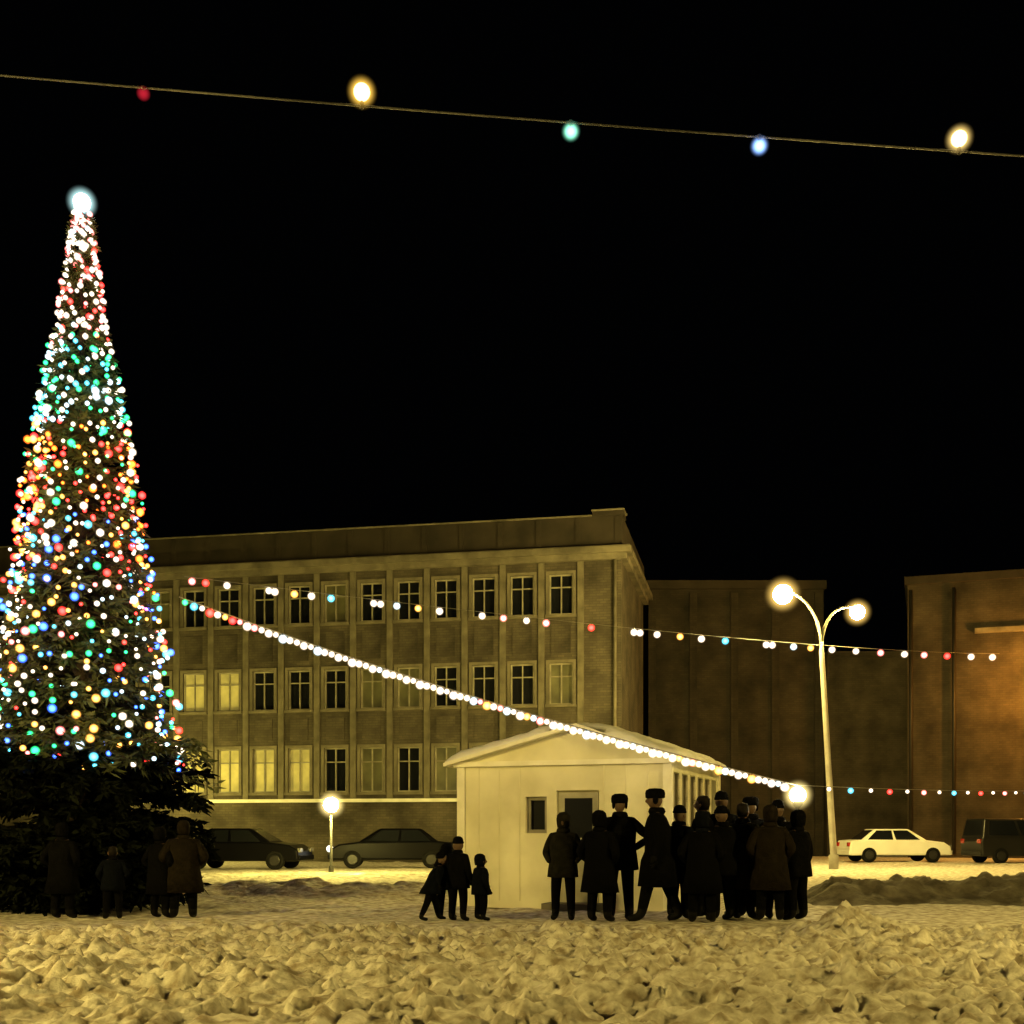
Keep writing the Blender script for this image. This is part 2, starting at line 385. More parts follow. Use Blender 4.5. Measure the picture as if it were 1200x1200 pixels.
for i in range(len(ys_)-1):
    for j in range(3):
        cy = (ys_[i]+ys_[i+1])/2
        if j == 1 and any(a < cy < b for a, b, _, _ in so): continue
        bm.faces.new([P(0, ys_[i], zs_[j]), P(0, ys_[i+1], zs_[j]), P(0, ys_[i+1], zs_[j+1]), P(0, ys_[i], zs_[j+1])])
mk('wall', bm, [M['white']], kk)
bt = None
for i in range(1, 10):
    x = -KW+i*KW/10
    if -2.55 < x < -1.15: continue
    if bt is None:
        bm = bmesh.new(); box(bm, -.01, .01, -.008, .0, .12, EH-.06); bt = mk('batten', bm, [M['white']], kk, (x, 0, 0))
    else: dup(bt, kk, (x, 0, 0))
for bx in ((-KW-.03, -KW+.11, -.035, .1, 0, EH-.06), (-.11, .035, -.035, .1, 0, EH-.06), (-.09, .035, KD-.14, KD+.03, 0, EH-.06)):
    bm = bmesh.new(); box(bm, *bx); mk('corner_board', bm, [M['whitetrim']], kk)
bm = bmesh.new(); box(bm, -KW-.08, .08, -.08, -.001, EH-.055, EH+.03); mk('fascia', bm, [M['whitetrim']], kk)
ov = .2
def slope(side, t0, t1, ex, ov=ov):
    x_e = (-KW-ex) if side < 0 else ex
    s_ = (RH-EH)/(RX+KW) if side < 0 else (RH-EH)/(-RX)
    ze = EH-s_*ex
    A = [(RX, -ov, RH+t0), (x_e, -ov, ze+t0), (x_e, KD+ov, ze+t0), (RX, KD+ov, RH+t0)]
    B = [(x, y, z+(t1-t0)) for x, y, z in A]
    a = [bm.verts.new(p) for p in A]; b = [bm.verts.new(p) for p in B]
    bm.faces.new(a); bm.faces.new(b)
    for i in range(4): bm.faces.new((a[i], a[(i+1) % 4], b[(i+1) % 4], b[i]))
bm = bmesh.new(); slope(-1, .01, .07, .22); slope(1, .01, .07, .22); mk('roof', bm, [M['whitetrim']], kk)
bm = bmesh.new(); nx, ny = 60, 40; top = []; bot = []
def rz_(x): return RH-(RH-EH)/(RX+KW)*(RX-x) if x < RX else RH-(RH-EH)/(-RX)*(x-RX)
for j in range(ny+1):
    tr, br_ = [], []
    for i in range(nx+1):
        u = i/nx; v = j/ny
        x = -KW-.2+(KW+.4)*u; y = -.18+(KD+.36)*v
        edge = min(1, min(u, 1-u)*14, min(v, 1-v)*12); rnd = math.sqrt(max(0, 1-(1-edge)**2))
        z = rz_(x); z = z-.10*math.exp(-((x-RX)/.35)**2)
        q = Vector((x, y, 0))
        tr.append(bm.verts.new((x, y, z+.085+.14*rnd*(1+.35*noise.noise(q*1.6)+.2*noise.noise(q*5))))); br_.append(bm.verts.new((x, y, rz_(x)+.072)))
    top.append(tr); bot.append(br_)
for j in range(ny):
    for i in range(nx):
        bm.faces.new((top[j][i], top[j][i+1], top[j+1][i+1], top[j+1][i]))
for i in range(nx):
    bm.faces.new((bot[0][i], bot[0][i+1], top[0][i+1], top[0][i])); bm.faces.new((bot[ny][i], bot[ny][i+1], top[ny][i+1], top[ny][i]))
for j in range(ny):
    bm.faces.new((bot[j][0], bot[j+1][0], top[j+1][0], top[j][0])); bm.faces.new((bot[j][nx], bot[j+1][nx], top[j+1][nx], top[j][nx]))
loose = [v for v in bm.verts if not v.link_faces]; bmesh.ops.delete(bm, geom=loose, context='VERTS')
mk('roof_snow', bm, [M['roofsnow']], kk, smooth=True)
add_window(kk, -2.31, 1.28, .38, .62, 'glass', cols=1, transom=0, surround=False)
bm = bmesh.new(); a0, a1 = -1.95, -1.2
box(bm, a0+.03, a1-.03, .05, .09, .05, 1.2); box(bm, a0+.03, a0+.13, .05, .09, 1.2, 1.97); box(bm, a1-.13, a1-.03, .05, .09, 1.2, 1.97); box(bm, a0+.13, a1-.13, .05, .09, 1.87, 1.97)
dr = mk('door', bm, [M['doorp']], kk)
bm = bmesh.new(); box(bm, a0+.13, a1-.13, .062, .078, 1.2, 1.87); mk('pane', bm, [M['glass']], dr)
bm = bmesh.new(); tube(bm, [(a1-.09, .05, 1.05), (a1-.09, 0, 1.05), (a1-.19, 0, 1.05)], .012, 6); mk('handle', bm, [M['metal']], dr)
for i, (a, b, c, d) in enumerate(so):
    add_window(kk, 0, .9, .48, 1.4, 'litpane', cols=1, transom=.7, rz=R(90), surround=False).location = (0, (a+b)/2, .9)
bm = bmesh.new(); box(bm, a0-.1, a1+.1, -.5, -.001, 0, .12); mk('step', bm, [M['trim']], kk)

# ------------------------------------------------------------------ street lamps
def twin_lamp(base, heads, bulb, lbl, lean=(0, 0), ph=7.6, br=.22, halo=.5):
    e = empty('street_lamp', base, 0, lbl, 'street lamp', 'street lamps around the square')
    tx, ty = lean
    bm = bmesh.new(); tube(bm, [(0, 0, -.05), (0, 0, .5), (0, 0, .55), (tx*.5, ty*.5, ph*.53), (tx, ty, ph), (tx, ty, ph+.3)], [.17, .17, .12, .1, .085, .08], 12)
    mk('pole', bm, [M['metal']], e)
    for hi_, (hx, hy, hz) in enumerate(heads):
        bm = bmesh.new(); pts = []
        for i in range(9):
            t = i/8; s = t*t*.9+t*.1
            pts.append((tx+(hx-tx)*s, ty+(hy-ty)*s, ph+.2+(hz+.08-ph-.2)*math.sin(t*math.pi/2)))
        tube(bm, pts, [.06-.02*i/8 for i in range(9)], 8); arm = mk('arm', bm, [M['metal']], e)
        d = Vector((hx-tx, hy-ty, 0)).normalized(); rz = math.atan2(d.y, d.x)
        bm = bmesh.new(); lathe(bm, [(.02, .24), (.10, .23), (.15, .18), (.17, .13)], 14, sy=.7)
        for v in bm.verts: v.co.x = v.co.x*1.4+.1
        k = .82 if hi_ else 1
        mk('lamp_head', bm, [M['metal']], e, (hx, hy, hz), rz, smooth=True)
        bm = bmesh.new(); ball(bm, (0.12, 0, -.06), br*k, sub=3); bb = mk('lamp_bulb', bm, [M[bulb]], e, (hx, hy, hz), rz)
        bm = bmesh.new(); ball(bm, (0.12, 0, -.06), halo*k, sub=4); mk('glow_halo', bm, [M['lamphalo']], e, (hx, hy, hz), rz)  # added ball of painted glow around the lamp bulb
    return e
twin_lamp((11.2, 41.6, 0), [(9.14-11.2, -1.6, 9.3), (12.4-11.2, 1.5, 9.3)], 'lampbulb', 'tall curved two-armed street lamp lit at the car park', (-.45, -.1), br=.32, halo=.70)
twin_lamp((-13.5, 6.5, 0), [(1.4, 1, 5.6), (-1.4, -1, 5.6)], 'lampnearl', 'curved two-armed street lamp beside the square', ph=4.4, br=.25)
twin_lamp((25.5, 56.2, 0), [(.4, .3, 8.8)], 'lampbulb_o', 'curved street lamp by the rust brick building', ph=7.2, br=.2)
twin_lamp((14, 9, 0), [(-1.4, 1, 5.6), (1.4, -1, 5.6)], 'lampnear', 'curved two-armed street lamp beside the square', ph=4.4, br=.25)

def globe_lamp(x, y, zc, r, halo, bulb, lbl):
    e = empty('globe_lamp', (x, y, 0), 0, lbl, 'lamp post', 'globe lamps on low posts')
    bm = bmesh.new(); tube(bm, [(0, 0, -.05), (0, 0, .25), (0, 0, .3), (0, 0, zc-r-.02)], [.09, .08, .045, .04], 10); lathe(bm, [(.05, zc-r-.06), (.08, zc-r-.02), (.08, zc-r+.03)], 12)
    mk('post', bm, [M['darkmetal']], e)
    bm = bmesh.new(); ball(bm, (0, 0, zc), r, sub=3); mk('lamp_bulb', bm, [M[bulb]], e, smooth=True)
    bm = bmesh.new(); ball(bm, (0, 0, zc), halo, sub=4); mk('globe', bm, [M['globehalo']], e, smooth=True)  # outer ball carries a painted glow halo around the lamp
globe_lamp(-5.45, 36, 2.12, .22, .5, 'globe', 'lit warm globe lamp on a thin black post in the snow')
globe_lamp(4.40, 18.4, 1.87, .125, .28, 'globew', 'lit white globe lamp behind a group of people')
globe_lamp(-16, 48.5, 2.4, .2, .35, 'globe', 'added unseen globe lamp brightening the office building wall')  # added out of sight behind the tree to brighten the facade
globe_lamp(1.6, 46.3, 2.0, .09, .3, 'globe', 'added unseen globe lamp behind the kiosk brightening the office wall')  # added too, hidden by the kiosk, to light the ground floor

# ------------------------------------------------------------------ string lights
bulb_mesh = {}
CORE = {'big_yellow': ('halo_yellow', 'core'), 'big_white': ('halo_white', 'core')}
def bulb(colname, r, sock=True):
    k = (colname, r, sock)
    if k not in bulb_mesh:
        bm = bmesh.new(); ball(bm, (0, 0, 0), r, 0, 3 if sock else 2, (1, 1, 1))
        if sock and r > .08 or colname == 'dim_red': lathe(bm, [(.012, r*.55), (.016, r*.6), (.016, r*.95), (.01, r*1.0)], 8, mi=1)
        halo = CORE.get(colname, (colname, None))
        if halo[1]: ball(bm, (0, 0, 0), r*.48, 2, 3)
        me = bpy.data.meshes.new('light_bulb'); bm.to_mesh(me); bm.free()
        me.materials.append(M[halo[0]]); me.materials.append(M['socket'])
        if halo[1]: me.materials.append(M[halo[1]])
        bulb_mesh[k] = me
    return bulb_mesh[k]
def light_string(p0, p1, sag, ts, cols_, rads, lbl, cr=.012, flips=None, cm='cable', k=.9):
    p0 = Vector(p0); p1 = Vector(p1)
    f = lambda t: p0.lerp(p1, t)-Vector((0, 0, sag*4*t*(1-t)))
    e = empty('light_string', p0, 0, lbl, 'string lights', 'festive light strings over the square')
    bm = bmesh.new(); tube(bm, [f(i/60)-p0 for i in range(61)], cr, 6); mk('cable', bm, [M[cm]], e)
    for i, t in enumerate(ts):
        c = cols_[i % len(cols_)]; r = rads[i % len(rads)] if isinstance(rads, (list, tuple)) else rads(t)
        o = bpy.data.objects.new('light_bulb', bulb(c, round(r, 3))); link(o, e)
        up = flips and flips[i]
        o.location = f(t)-p0+Vector((0, 0, r*k if up else -r*k))
        if up: o.rotation_euler = (R(180), 0, 0)
def tx(px): return (px+60)/1320
D = 9.0
light_string(((-60-600)/1400*D, D, 1.3+(975-83)/1400*D), ((1260-600)/1400*D, D, 1.3+(975-187)/1400*D), .02,
             [tx(168), tx(424), tx(669), tx(890), tx(1124)], ['dim_red', 'big_yellow', 'b_green_big', 'b_blue_big', 'big_white'],
             [.055, .13, .085, .085, .12], 'overhead cable with five widely spaced coloured bulbs', .008, [0, 1, 0, 0, 1], 'cablenear', .8)
wh = ['b_white', 'b_white', 'b_pink', 'b_white', 'b_yellow', 'b_white', 'b_white', 'b_white', 'b_cool', 'b_white']
light_string((-5.35, 19.2, 5.08), (4.40, 18.4, 2.02), .16, [(.01+.97*(i/88)**.93) for i in range(89)],
             ['b_green', 'b_cyan', 'b_white', 'b_red', 'b_white', 'b_yellow', 'b_red', 'b_pink']+[random.choice(wh) for _ in range(81)], [.062, .078, .056, .086, .07], 'bright string of white bulbs sloping from tree to lamp')
pxs = [225,241,266,315,322,345,365,388,438,446,465,490,515,565,590,617,640,693,743,750,770,797,822,850,898,905,930,950,975,1003,1032,1060,1083,1110,1138,1163]
A0 = Vector((-5.7, 20.8, 5.75)); A1 = Vector((24.2, 59.3, 10.15))
def t_for(px):
    u = (px-600)/1400; d = A1-A0
    return (u*A0.y-A0.x)/(d.x-u*d.y)
light_string(A0, A1, .3, [t_for(p) for p in pxs], ['b_pink', 'b_red', 'b_white', 'b_white', 'b_white', 'b_yellow', 'b_white', 'b_cyan', 'b_white', 'b_white', 'b_cool', 'b_yellow', 'b_white', 'b_white', 'b_pink', 'b_white'],
             lambda t: round(.08+.12*t, 2), 'long string of small coloured bulbs reaching the far buildings', .006)
light_string((4.40, 18.4, 2.02), (14.9, 32, 2.42), .05, [.07+.9*i/17 for i in range(18)], ['b_white', 'b_cyan', 'b_white', 'b_red', 'b_white', 'b_pink'], [.045, .06], 'low string of tiny bulbs along the snow bank', .005)

# ------------------------------------------------------------------ christmas tree
TX, TY = -7.2, 20.0
tree = empty('christmas_tree', (TX, TY, 0), 0, 'tall narrow spruce covered in multicoloured fairy lights with glowing star', 'christmas tree')
prof = [(1.2, 1.9), (2.5, 1.68), (3.8, 1.5), (5.2, 1.22), (6.66, 1.0), (8.1, .78), (9.5, .48), (10.94, .24), (11.9, .08)]
def TR(z):
    for (a, ra), (b, rb) in zip(prof, prof[1:]):
        if a <= z <= b: return ra+(rb-ra)*(z-a)/(b-a)
    return prof[0][1] if z < prof[0][0] else .05
bm = bmesh.new(); tube(bm, [(0, 0, -.1), (.02, 0, 2), (-.02, .02, 5), (0, 0, 9), (0, 0, 11.7)], [.24, .2, .15, .05, .015], 12); mk('trunk', bm, [M['bark']], tree)
bm = bmesh.new()
def twig(p, d, l, w_, mi):
    s = d.cross(Vector((random.uniform(-1, 1), random.uniform(-1, 1), random.uniform(-1, 1)))).normalized()*w_
    q = p+d*l
    bm.faces.new((bm.verts.new(p-s*.6), bm.verts.new(p+d*l*.5-s), bm.verts.new(q), bm.verts.new(p+d*l*.5+s))).material_index = mi
nb = 1350
for i in range(nb):
    u = random.random()
    if i > 1150: z = random.uniform(8.5, 11.6)
    elif i > 550: z = 2.4+9.2*(1-math.sqrt(1-u*.97))
    elif i > 260: z = random.uniform(.12, 1.1)
    else: z = random.uniform(.25, 2.9)
    a = random.uniform(0, 2*math.pi); rr = TR(z)*random.uniform(.7, .93)
    if z < 2.9:
        rr = random.uniform(1.4, 2.15)*(.9+.1*min(1, z/1.6))
        if random.random() < .06 and z > .8: rr *= 1.2
    dirv = Vector((math.cos(a), math.sin(a), 0))
    droop = random.uniform(-.3, .05) if z < 4 else random.uniform(-.25, .2)
    if z < 1.1: droop = random.uniform(-.04, .08)
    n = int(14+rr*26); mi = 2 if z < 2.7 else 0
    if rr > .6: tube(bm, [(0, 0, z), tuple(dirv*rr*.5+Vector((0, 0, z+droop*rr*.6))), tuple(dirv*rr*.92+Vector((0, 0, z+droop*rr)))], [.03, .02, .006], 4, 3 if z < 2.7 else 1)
    for k in range(n):
        t = .12+.88*math.sqrt(random.random()); p = dirv*rr*t+Vector((0, 0, z+droop*rr*t))
        p += Vector((random.uniform(-.05, .05), random.uniform(-.05, .05), random.uniform(-.06, .03)))
        side = dirv.cross(Vector((0, 0, 1)))*random.uniform(-1, 1)
        d = (dirv*random.uniform(.1, .8)+side+Vector((0, 0, random.uniform(-.7, .25)))).normalized()
        twig(p, d, random.uniform(.12, .27)*(1 if rr > .5 else .6), random.uniform(.015, .035)*(1.4 if mi else 1), mi)
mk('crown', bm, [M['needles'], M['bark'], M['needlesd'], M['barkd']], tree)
def pick(z):
    c = random.choice
    z += random.uniform(-.2, .2)
    if z > 10.9: return c(['white', 'white', 'pink', 'white', 'cool', 'pink', 'white'])
    if z > 9.5: return c(['red', 'white', 'pink', 'red', 'pink', 'white', 'white', 'white', 'pink', 'white'])
    if z > 8.0: return c(['green', 'cyan', 'green', 'cool', 'green', 'cyan', 'white', 'cyan', 'white', 'cool'])
    if z > 6.6: return c(['yellow', 'red', 'orange', 'red', 'white', 'yellow', 'white', 'orange', 'red', 'green'])
    if z > 5.4: return c(['yellow', 'red', 'blue', 'white', 'orange', 'cyan', 'yellow', 'red', 'white'])
    return c(['white', 'blue', 'cyan', 'yellow', 'red', 'white', 'cool', 'white', 'blue', 'yellow', 'green', 'pink'])
NS = 46; bl = []
for s in range(NS):
    a0 = 2*math.pi*s/NS
    z = 11.65-random.uniform(0, .3)
    while z > 2.3:
        a = a0+random.uniform(-.08, .08); r = TR(z)*random.uniform(.80, 1.04)
        keep = min(1, max(.55, TR(z)/.9))
        if math.sin(a) > .35: keep *= .35
        if random.random() < keep*(.97 if z > 5 else .9): bl.append((r*math.cos(a), r*math.sin(a), z+random.uniform(-.05, .05)))
        z -= random.uniform(.14, .25) if z > 5.6 else random.uniform(.16, .31)
bl.sort(key=lambda p: p[1])
tb = {}
for i, p in enumerate(bl):
    c = pick(p[2]); r = random.choice([.040, .046, .054, .064, .088]) if p[2] < 8.5 else random.choice([.048, .056, .068])
    if i < 100:
        o = bpy.data.objects.new('light_bulb', bulb('b_'+c, r, False)); o.location = p; link(o, tree)
    else: tb.setdefault(c, []).append((p, r))
bm = bmesh.new(); keys = list(tb)
for mi, c in enumerate(keys):
    for p, r in tb[c]: ball(bm, p, r*1.05, mi, 1, (1, 1, 1))
o = mk('fairy_lights', bm, [M['b_'+c] for c in keys], tree); o['kind'] = 'stuff'
bm = bmesh.new(); ball(bm, (0, 0, 11.84), .14, 0, 3); ball(bm, (0, 0, 11.84), .28, 1, 4)  # inner ball shines; outer ball is a painted glow halo
mk('star', bm, [M['corew'], M['halo_star']], tree)

# ------------------------------------------------------------------ cars
def car(x, y, rz, paint, lbl, van=False, grp='cars parked behind the square', lit=False):  # lit: adds the painted glint to one headlight; the lamp itself is off
    e = empty('parked_car', (x, y, 0), rz, lbl, 'car', grp)
    if van:
        low = [(-2.2,.3),(-2.25,.9),(-2.2,1.12),(1.2,1.12),(2.05,1.02),(2.25,.8),(2.25,.3)]
        cb = (-2.18, 1.15, 1.1); ct = (-2.05, .55, 1.85); hw0, hw1 = .88, .74
    else:
        low = [(-2.2,.3),(-2.25,.6),(-2.18,.93),(-1.55,.98),(1.15,.95),(1.9,.86),(2.2,.68),(2.25,.3)]
        cb = (-1.75, 1.25, .93); ct = (-1.05, .42, 1.43); hw0, hw1 = .80, .60
    bm = bmesh.new()
    a = [bm.verts.new((px, -.87, pz)) for px, pz in low]; b = [bm.verts.new((px, .87, pz)) for px, pz in low]
    bm.faces.new(a); bm.faces.new(b)
    for i in range(len(low)):
        j = (i+1) % len(low); bm.faces.new((a[i], a[j], b[j], b[i]))
    B = [(cb[0], -hw0, cb[2]-.03), (cb[1], -hw0, cb[2]-.03), (cb[1], hw0, cb[2]-.03), (cb[0], hw0, cb[2]-.03)]
    T = [(ct[0], -hw1, ct[2]), (ct[1], -hw1, ct[2]), (ct[1], hw1, ct[2]), (ct[0], hw1, ct[2])]
    vb = [bm.verts.new(p) for p in B]; vt = [bm.verts.new(p) for p in T]
    bm.faces.new(vt)
    for i in range(4): bm.faces.new((vb[i], vb[(i+1) % 4], vt[(i+1) % 4], vt[i]))
    mk('body', bm, [paint], e, bevel=.07)
    B = [Vector(p) for p in B]; T = [Vector(p) for p in T]
    def panel(i, u0, u1, v0, v1, name):
        j = (i+1) % 4
        q = lambda u, v: (B[i].lerp(B[j], u)).lerp(T[i].lerp(T[j], u), v)
        n = (q(1, 0)-q(0, 0)).cross(q(0, 1)-q(0, 0)).normalized()*.012
        if n.dot(Vector(((q(.5, .5)).x*(i in (1, 3)), (q(.5, .5)).y*(i in (0, 2)), 0))) < 0: n = -n
        bmm = bmesh.new(); f = [bmm.verts.new(q(u, v)+n) for u, v in ((u0, v0), (u1, v0), (u1, v1), (u0, v1))]
        bmm.faces.new(f); mk(name, bmm, [M['glass']], e)
    for i in (0, 2):
        panel(i, .08 if i == 0 else .1, .48, .12, .88, 'side_window'); panel(i, .52, .9, .12, .88, 'side_window')
    panel(1, .08, .92, .12, .9, 'windscreen'); panel(3, .08, .92, .12, .9, 'rear_window')
    for wx in (-1.4, 1.4):
        for s in (-1, 1):
            bm = bmesh.new(); tube(bm, [(0, -.1, 0), (0, -.09, 0), (0, .09, 0), (0, .1, 0)], [.28, .32, .32, .28], 20); wh_ = mk('wheel', bm, [M['tyre']], e, (wx, s*.8, .32))
            bm = bmesh.new(); tube(bm, [(0, s*.101, 0), (0, s*.115, 0)], [.2, .17], 14); mk('rim', bm, [M['rim']], wh_)
    zl = .7 if not van else .85
    for s in (-1, 1):
        bm = bmesh.new(); box(bm, 2.17, 2.27, s*.62-.16, s*.62+.16, zl-.1, zl+.05)
        if lit and s > 0: ball(bm, (2.2, s*.74, zl), .13, 0, 2)  # extra glowing ball imitates a glint on the headlight
        mk('headlight', bm, [M['headglint' if lit and s > 0 else 'headl']], e, bevel=.02)
        bm = bmesh.new(); box(bm, -2.27, -2.17, s*.66-.14, s*.66+.14, zl-.02, zl+.16); mk('tail_light', bm, [M['taill']], e, bevel=.02)
    for xx in (-2.26, 2.2):
        bm = bmesh.new(); box(bm, xx, xx+.08, -.8, .8, .32, .5); mk('bumper', bm, [paint], e, bevel=.02)
    return e
car(-4.35, 43.5, R(184), M['cardark'], 'black saloon car with painted headlight glint parked before the office building', lit=True)
car(-9.4, 42.0, R(-8), M['cardark'], 'dark saloon car parked on snow beside the christmas tree')
car(16.6, 52, R(4), M['carwhite'], 'white saloon car parked on the snowy car park')
car(21.3, 50, R(8), M['cargrey'], 'dark grey estate car parked on the snowy car park', van=True)

# ------------------------------------------------------------------ people
cloth_cache = {}
def cloth(c):
    k = tuple(c)
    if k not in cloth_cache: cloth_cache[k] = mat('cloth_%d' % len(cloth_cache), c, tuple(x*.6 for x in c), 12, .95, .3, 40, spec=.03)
    return cloth_cache[k]
def person(x, y, h, face, pose='pockets', coat=(.02, .02, .025), trouser=(.015, .015, .02), hat='cap', hatc=(.02, .02, .02), long=False, stride=0, lean=0, lbl='person in dark winter clothes standing on snow', grp='people standing by the kiosk', wide=1.0):
    S = h/1.80; gz = gh(x, y)
    e = empty('person', (x, y, gz-.01), face, lbl, 'person', grp)
    child = h < 1.35
    hw = .185 if not child else .175
    fw = lambda z: -lean*(z-.9) if z > .9 else 0
    J = {}
    J['pel'] = ((0, 0, .95), .145); J['sp'] = ((0, fw(1.15), 1.15), .135); J['ch'] = ((0, fw(1.34), 1.34), .15); J['nk'] = ((0, fw(1.5)-.005, 1.5), .06); J['hd'] = ((0, fw(1.6)-.01, 1.60), .06)
    arms = {'down': ((.25, .03, 1.14), (.27, -.05, .90)), 'pockets': ((.30, .08, 1.14), (.2, -.08, .98)), 'akimbo': ((.40, .06, 1.19), (.2, -.06, 1.03)),
            'raise': ((.26, -.2, 1.2), (.09, -.32, 1.42)), 'out': ((.36, -.02, 1.18), (.46, -.12, .98))}
    E = [('pel', 'sp'), ('sp', 'ch'), ('ch', 'nk'), ('nk', 'hd')]
    wr = {}
    for s, n in ((-1, 'l'), (1, 'r')):
        el, wri = arms[pose]
        if pose == 'raise' and s < 0: el, wri = arms['pockets']
        J['sh'+n] = ((s*hw, fw(1.42), 1.42), .08); J['el'+n] = ((s*el[0], el[1]+fw(el[2]), el[2]), .066); J['wr'+n] = ((s*wri[0], wri[1]+fw(wri[2]), wri[2]), .048)
        wr[n] = (Vector(J['el'+n][0]), Vector(J['wr'+n][0]))
        st = stride*s
        J['hp'+n] = ((s*.10, 0, .88), .11); J['kn'+n] = ((s*.12, -st*.5-.02, .5), .085); J['an'+n] = ((s*.13, -st+.02, .1), .065); J['to'+n] = ((s*.15, -st-.15, .05), .05)
        E += [('ch', 'sh'+n), ('sh'+n, 'el'+n), ('el'+n, 'wr'+n), ('pel', 'hp'+n), ('hp'+n, 'kn'+n), ('kn'+n, 'an'+n), ('an'+n, 'to'+n)]
    names = list(J); me = bpy.data.meshes.new('sk'); me.from_pydata([J[n][0] for n in names], [(names.index(a), names.index(b)) for a, b in E], [])
    t = bpy.data.objects.new('sk', me); col.objects.link(t)
    t.modifiers.new('s', 'SKIN')
    for i, n in enumerate(names): me.skin_vertices[0].data[i].radius = (J[n][1],)*2
    sb = t.modifiers.new('ss', 'SUBSURF'); sb.levels = 2; sb.render_levels = 2
    dg = bpy.context.evaluated_depsgraph_get(); dg.update()
    bmesh_me = bpy.data.meshes.new_from_object(t.evaluated_get(dg))
    bpy.data.objects.remove(t)
    bm = bmesh.new(); bm.from_mesh(bmesh_me); bpy.data.meshes.remove(bmesh_me)
    for f in bm.faces:
        c = f.calc_center_median(); f.smooth = True
        f.material_index = 2 if c.z < .2 else (1 if c.z < .88 and abs(c.x) < .21 else (3 if c.z > 1.5 else 0))
    hc = Vector((0, fw(1.66)-.015, 1.665)); hs = 1.0 if not child else 1.22
    res = bmesh.ops.create_uvsphere(bm, u_segments=20, v_segments=16, radius=1)
    fs = set()
    for v in res['verts']:
        x_, y_, z_ = v.co
        X_, Y_, Z_ = x_*.076, y_*.095, z_*.118
        if z_ < -.2: X_ *= 1-.28*(-z_-.2); Y_ *= 1-.1*(-z_-.2)
        if y_ < 0:
            Y_ -= .03*math.exp(-(X_/.014)**2-((Z_+.015)/.028)**2)
            Y_ += .012*(math.exp(-((abs(X_)-.03)/.014)**2-((Z_-.008)/.014)**2))
            Y_ -= .006*math.exp(-(X_/.025)**2-((Z_+.058)/.01)**2)
            Y_ -= .012*math.exp(-(X_/.025)**2-((Z_+.1)/.02)**2)
        v.co = hc+Vector((X_, Y_, Z_))*hs
        for f in v.link_faces: fs.add(f)
    for f in fs: f.material_index = 3; f.smooth = True
    for s in (-1, 1):
        ball(bm, hc+Vector((s*.03, -.078, .008))*hs, .011*hs, 4, 1)
        ball(bm, hc+Vector((s*.078, .005, -.01))*hs, .028*hs, 3, 1, (.35, .6, 1))
    mats = [cloth(coat), cloth(trouser), M['boots'], M['skin'], M['eye']]
    b = mk('body', bm, mats, e); b.scale = (S*wide, S*wide, S)
    bm = bmesh.new(); hem = .50 if long else .74
    pr = [(1.50, .085, .08), (1.46, .15, .10), (1.42, .215, .125), (1.30, .23, .165), (1.12, .215, .17), (.97, .225, .175), (.85, .24, .185+stride*.15), (hem, .25+(.05 if long else 0), .19+stride*.3), (hem-.01, .2, .15)]
    rings = []; ph = random.random()*6
    for z, rx, ry in pr:
        ring = []
        for k in range(24):
            a = 2*math.pi*k/24; wv = 1+(.045*math.sin(a*5+ph+z*4) if z < 1.3 else 0)
            ring.append(bm.verts.new((rx*math.cos(a)*wv, fw(z)+ry*math.sin(a)*wv, z)))
        rings.append(ring)
    for i in range(len(rings)-1):
        for k in range(24):
            bm.faces.new((rings[i][k], rings[i][(k+1) % 24], rings[i+1][(k+1) % 24], rings[i+1][k]))
    bm.faces.new(rings[-1]); bm.faces.new(rings[0])
    c = mk('coat', bm, [cloth(coat)], e, smooth=True); c.scale = (S*wide, S*wide, S)
    bm = bmesh.new()
    if hat == 'fur':
        lathe(bm, [(.10, -.01), (.118, .0), (.122, .06), (.112, .10), (.07, .125), (.01, .13)], 16, mi=0, sy=1.12)
        for s in (-1, 1): ball(bm, (s*.095, .01, -.03), .05, 0, 2, (.4, .8, 1.3))
    elif hat == 'cap':
        lathe(bm, [(.088, .0), (.093, .02), (.09, .06), (.075, .1), (.04, .125), (.005, .132)], 16, sy=1.2)
        lathe(bm, [(.09, -.005), (.1, .0), (.1, .03), (.09, .035)], 16, sy=1.18)
    elif hat == 'bobble':
        lathe(bm, [(.092, -.01), (.1, .01), (.095, .06), (.075, .11), (.04, .14), (.005, .145)], 16, sy=1.18); ball(bm, (0, 0, .165), .035, 0, 2)
    elif hat == 'hood':
        lathe(bm, [(.10, -.13), (.115, -.06), (.12, .02), (.105, .09), (.06, .13), (.005, .14)], 16, sy=1.15)
        for v in bm.verts: v.co.y += .03
    else:
        lathe(bm, [(.07, -.11), (.088, -.03), (.088, .05), (.065, .09), (.005, .105)], 16, sy=1.15)
        for v in bm.verts: v.co.y += .022
    o = mk('hair' if hat == 'hair' else 'hat', bm, [M['hair'] if hat == 'hair' else cloth(hatc)], e, smooth=True)
    o.location = (hc+Vector((0, .0, .035))*hs)*S; o.scale = (S*hs,)*3
    bm = bmesh.new(); lathe(bm, [(.07, -.03), (.105, -.02), (.12, .01), (.105, .055), (.08, .07)], 14); o = mk('scarf', bm, [cloth(hatc)], e, (0, fw(1.5)*S, 1.5*S), smooth=True); o.scale = (S,)*3
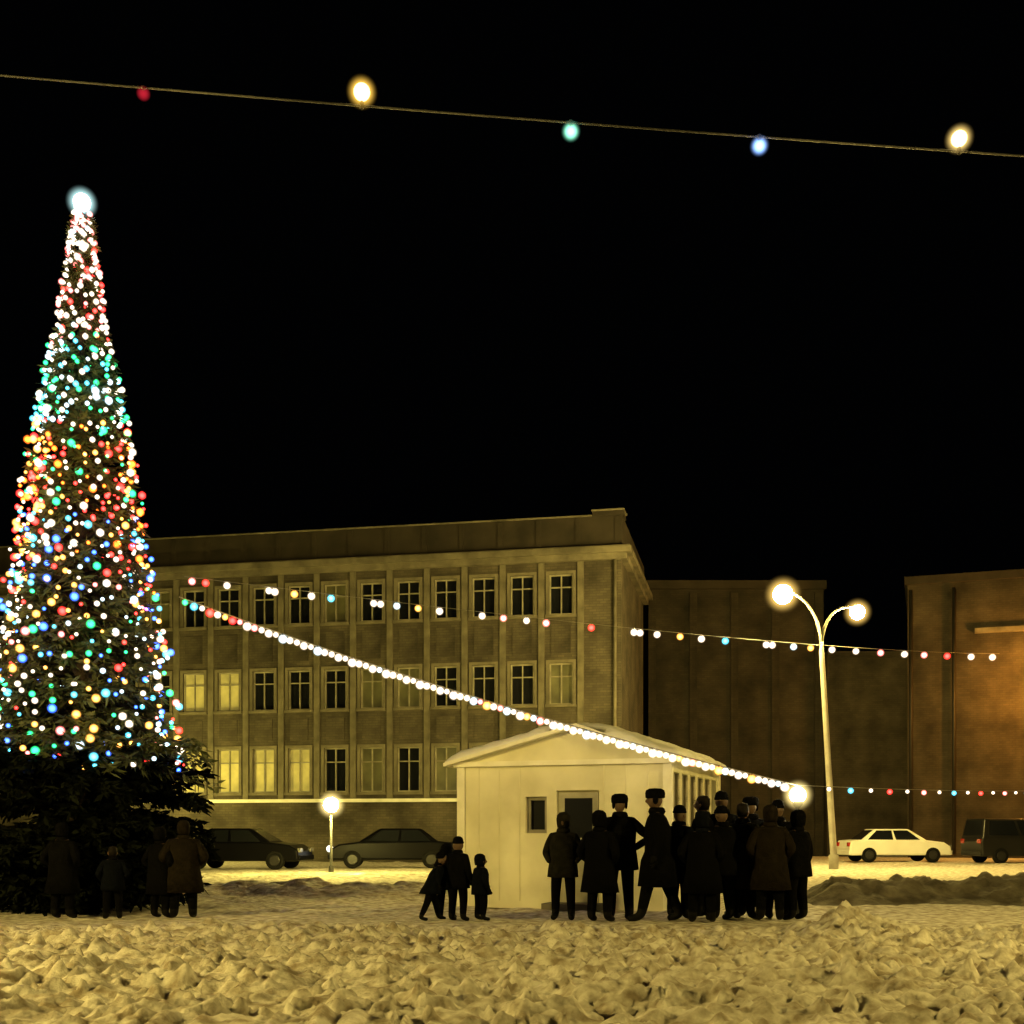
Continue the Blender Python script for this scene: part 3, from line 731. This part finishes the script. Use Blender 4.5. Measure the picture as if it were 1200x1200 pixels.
    for n, s in (('l', -1), ('r', 1)):
        if pose == 'pockets' or (pose == 'raise' and n == 'l'): continue
        el, wv = wr[n]; d = (wv-el).normalized(); side = d.cross(Vector((1, 0, 0))).normalized(); nrm = d.cross(side).normalized()
        bm = bmesh.new()
        tube(bm, [wv-d*.02, wv+d*.03, wv+d*.085], [.035, .04, .034], 8)
        for k in range(4):
            o_ = side*(k-1.5)*.02; ln = (.07, .082, .076, .058)[k]
            b0 = wv+d*.08+o_; b1 = b0+d*ln*.5+nrm*s*-.008; b2_ = b1+d*ln*.4+nrm*s*-.022
            tube(bm, [b0, b1, b2_], [.012, .011, .008], 6)
        b0 = wv+d*.035+side*-.032; tube(bm, [b0, b0+d*.03-side*.028, b0+d*.06-side*.035], [.014, .012, .009], 6)
        o = mk('glove', bm, [cloth((.006, .006, .006))], e, smooth=True); o.scale = (S*wide, S*wide, S)
    return e
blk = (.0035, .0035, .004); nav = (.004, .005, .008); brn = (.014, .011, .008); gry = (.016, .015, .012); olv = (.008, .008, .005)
K = 'children playing in the snow'
person(-1.20, 17.6, .98, R(100), 'out', nav, blk, 'bobble', blk, stride=.22, lean=.35, lbl='small child in dark snowsuit leaning forward on snow', grp=K, wide=1.2)
person(-.98, 17.9, 1.10, R(170), 'down', blk, blk, 'hood', blk, lbl='small child in black snowsuit with back turned', grp=K, wide=1.2)
person(-.80, 17.6, 1.22, R(150), 'down', blk, blk, 'cap', blk, lbl='child in black jacket standing on snow', grp=K, wide=1.15)
person(-.46, 17.5, .95, R(120), 'down', nav, blk, 'hood', nav, lbl='small child in dark hooded suit standing on snow', grp=K, wide=1.3)
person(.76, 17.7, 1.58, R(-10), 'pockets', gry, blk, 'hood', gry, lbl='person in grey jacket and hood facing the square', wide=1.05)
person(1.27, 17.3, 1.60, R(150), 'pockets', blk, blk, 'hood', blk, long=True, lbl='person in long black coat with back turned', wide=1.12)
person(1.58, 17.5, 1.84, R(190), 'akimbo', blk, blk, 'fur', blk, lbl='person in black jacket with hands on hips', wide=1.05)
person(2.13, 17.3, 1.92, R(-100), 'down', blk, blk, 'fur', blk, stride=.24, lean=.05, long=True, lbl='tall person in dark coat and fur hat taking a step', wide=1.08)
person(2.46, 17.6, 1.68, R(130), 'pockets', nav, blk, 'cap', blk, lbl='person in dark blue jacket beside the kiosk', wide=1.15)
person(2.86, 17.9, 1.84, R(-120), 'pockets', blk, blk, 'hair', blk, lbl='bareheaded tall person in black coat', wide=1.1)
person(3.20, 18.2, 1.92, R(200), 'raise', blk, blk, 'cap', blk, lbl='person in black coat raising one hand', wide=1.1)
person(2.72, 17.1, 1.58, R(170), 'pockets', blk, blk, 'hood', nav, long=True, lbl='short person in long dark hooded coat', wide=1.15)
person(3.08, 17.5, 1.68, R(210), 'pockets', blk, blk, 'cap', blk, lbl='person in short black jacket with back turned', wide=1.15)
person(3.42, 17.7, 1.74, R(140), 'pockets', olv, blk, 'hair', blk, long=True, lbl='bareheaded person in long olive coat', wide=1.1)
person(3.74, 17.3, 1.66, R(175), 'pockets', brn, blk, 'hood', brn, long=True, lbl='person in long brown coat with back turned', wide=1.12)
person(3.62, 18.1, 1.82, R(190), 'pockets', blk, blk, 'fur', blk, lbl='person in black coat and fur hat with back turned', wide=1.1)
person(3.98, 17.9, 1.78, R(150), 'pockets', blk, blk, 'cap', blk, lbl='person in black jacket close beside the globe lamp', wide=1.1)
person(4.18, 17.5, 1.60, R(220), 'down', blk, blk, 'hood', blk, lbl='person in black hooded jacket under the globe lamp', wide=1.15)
T_ = 'people gathered under the christmas tree'
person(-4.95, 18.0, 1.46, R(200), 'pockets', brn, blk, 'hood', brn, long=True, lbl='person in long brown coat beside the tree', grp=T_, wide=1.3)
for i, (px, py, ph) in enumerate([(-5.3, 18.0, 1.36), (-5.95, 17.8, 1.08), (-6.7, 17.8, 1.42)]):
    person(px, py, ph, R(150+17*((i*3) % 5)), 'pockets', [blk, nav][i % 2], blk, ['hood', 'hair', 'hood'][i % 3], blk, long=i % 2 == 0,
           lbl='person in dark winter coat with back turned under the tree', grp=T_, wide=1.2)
